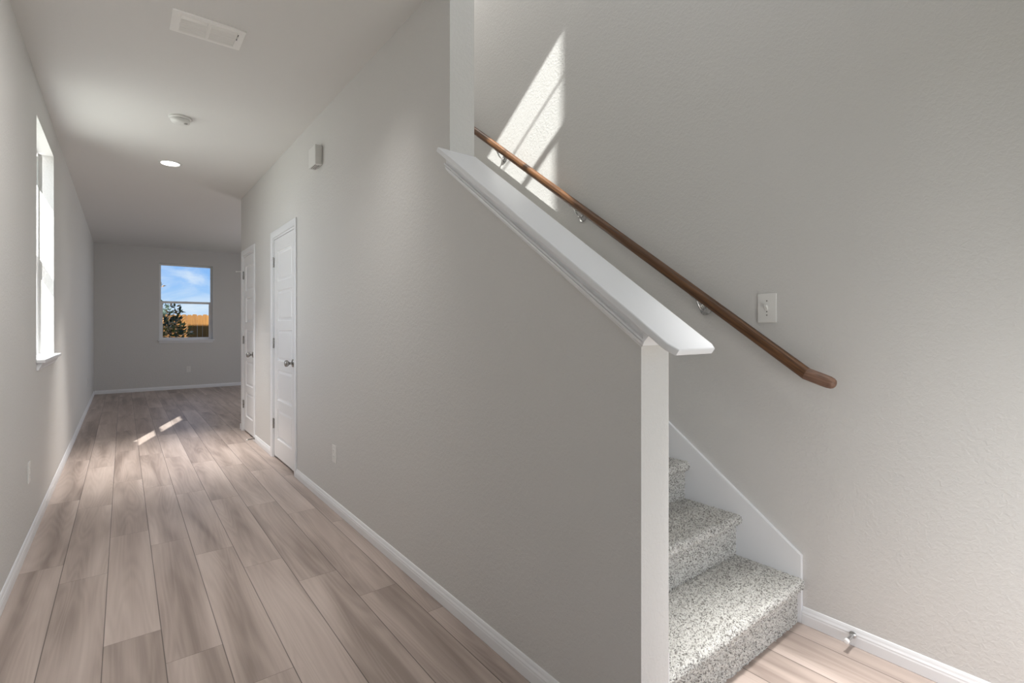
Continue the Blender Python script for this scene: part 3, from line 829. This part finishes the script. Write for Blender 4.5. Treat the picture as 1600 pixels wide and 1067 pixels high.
# ------------------------------------------------------------------ sky
W = bpy.data.worlds.new('sky'); S.world = W; W.use_nodes = True
nt = W.node_tree; bg = nt.nodes['Background']
tc = N(nt, 'ShaderNodeTexCoord'); sx = N(nt, 'ShaderNodeSeparateXYZ'); L(nt, tc.outputs['Generated'], sx.inputs[0])
rp = N(nt, 'ShaderNodeValToRGB'); e = rp.color_ramp.elements
e[0].position = 0.; e[0].color = (.56, .72, .92, 1); e[1].position = 1.; e[1].color = (.12, .28, .70, 1)
for p, c in ((.03, (.50, .70, .95, 1)), (.075, (.28, .53, .95, 1)), (.14, (.18, .42, .90, 1)), (.4, (.15, .34, .80, 1))): k = e.new(p); k.color = c
L(nt, sx.outputs[2], rp.inputs[0])
mp = N(nt, 'ShaderNodeMapping'); mp.inputs['Scale'].default_value = (6., 6., 15.); mp.inputs['Location'].default_value = (.3, 1.7, .4)
L(nt, tc.outputs['Generated'], mp.inputs[0])
cn = N(nt, 'ShaderNodeTexNoise', i_Scale=1.6, i_Detail=5., i_Roughness=.55, i_Distortion=.5); L(nt, mp.outputs[0], cn.inputs['Vector'])
cr = N(nt, 'ShaderNodeMapRange', interpolation_type='SMOOTHSTEP', i_1=.43, i_2=.72, i_3=0., i_4=.85); L(nt, cn.outputs['Fac'], cr.inputs[0])
mx = N(nt, 'ShaderNodeMix', data_type='RGBA'); mx.inputs[7].default_value = (.80, .88, .98, 1)
L(nt, cr.outputs[0], mx.inputs[0]); L(nt, rp.outputs[0], mx.inputs[6]); L(nt, mx.outputs[2], bg.inputs[0])
bg.inputs[1].default_value = 1.0

# ------------------------------------------------------------------ lights
def light(name, kind, loc, energy, direction=None, color=(1, 1, 1), **kw):
    d = bpy.data.lights.new(name, kind); d.energy = energy; d.color = color
    for k, v in kw.items(): setattr(d, k, v)
    o = bpy.data.objects.new(name, d); C.objects.link(o); o.location = loc
    if direction is not None: o.rotation_euler = Vector(direction).to_track_quat('-Z', 'Y').to_euler()
    return o
light('sun', 'SUN', (0, -10, 12), 12.5, SUN, (1., .978, .945), angle=math.radians(.53))
# daylight through the entry doorway and the windows, plus two added unseen fills
light('entry_daylight', 'AREA', (1.52, -.45, .58), 9, (.3, 1, -.1), (1., .99, .98), shape='RECTANGLE', size=.5, size_y=1.05)
light('near_hall_fill', 'AREA', (.15, -.45, 1.2), 3, (0, 1, 0), (1., .99, .98), shape='RECTANGLE', size=.7, size_y=1.7)  # added fill behind the viewer, brightens the near hall
light('high_window_daylight', 'AREA', (1.205, -.47, 4.42), 26, (.05, 1, -.25), (.97, .985, 1.), shape='RECTANGLE', size=.15, size_y=1.36)
light('side_window_daylight', 'AREA', (-.70, 4.7, 1.70), 19.5, (1, -.45, 0), (1., 1., 1.), shape='RECTANGLE', size=1.1, size_y=1.8)
light('far_hall_fill', 'AREA', (4.64, 9.2, 1.15), 45, (-1, -.8, 0), (1., 1., 1.), shape='RECTANGLE', size=1.55, size_y=2.0)  # added out-of-view fill, lifts the far left wall and ceiling
# the hall's recessed downlight, then added unseen fills for hall, foyer, stairs, far room
light('downlight', 'SPOT', (DLX, DLY, H-.02), 360, (0, 0, -1), (1., .965, .92), spot_size=math.radians(64), spot_blend=1., shadow_soft_size=.07)
light('left_wall_fill', 'SPOT', (.86, 2.06, H-.03), 110, (-1.25, .8, -1.75), (1., .975, .94), spot_size=math.radians(120), spot_blend=1., shadow_soft_size=.07)  # unseen spot added to brighten the left wall and near floor
light('foyer_fill', 'AREA', (1.3, .7, 5.4), 6, (0, 0, -1), (1., .98, .95), shape='DISK', size=.5)  # unseen area light added to lift the foyer and ledge
light('stairwell_fill', 'AREA', (1.73, 3.7, 5.4), 26, (0, 0, -1), (1., .98, .95), shape='DISK', size=.4)  # unseen area light added to brighten the upper stair wall
light('entry_floor_fill', 'SPOT', (1.60, .34, 5.42), 2000, (0, 0, -1), (1., .985, .965), spot_size=math.radians(18), spot_blend=.9, shadow_soft_size=.22)  # unseen spot added to brighten the entry floor and lowest steps
light('far_room_fill', 'AREA', (2.9, 9.2, H-.03), 5, (0, 0, -1), (1., .97, .92), shape='DISK', size=.3)  # unseen fill added to lift the far room

# ------------------------------------------------------------------ camera
cd = bpy.data.cameras.new('camera'); co = bpy.data.objects.new('camera', cd); C.objects.link(co)
FPX = 780.
cd.sensor_fit = 'HORIZONTAL'; cd.sensor_width = 36.; cd.lens = FPX*36./1600.
cd.shift_x = 0.; cd.shift_y = (511.-533.5)/1600.
yaw = math.atan((800-192.5)/FPX)
co.location = CAM; co.rotation_euler = (PI/2, 0, -yaw)
cd.clip_start = .03; cd.clip_end = 200
S.camera = co

# ------------------------------------------------------------------ view
S.view_settings.view_transform = 'Standard'; S.view_settings.look = 'None'
S.view_settings.exposure = 0.06; S.view_settings.gamma = 1.; S.view_settings.use_curve_mapping = False
try:
    S.cycles.use_denoising = True
    S.cycles.max_bounces = 10; S.cycles.diffuse_bounces = 7; S.cycles.glossy_bounces = 4; S.cycles.transparent_max_bounces = 12
    S.cycles.sample_clamp_indirect = 6.; S.cycles.caustics_reflective = False; S.cycles.caustics_refractive = False
except Exception: pass
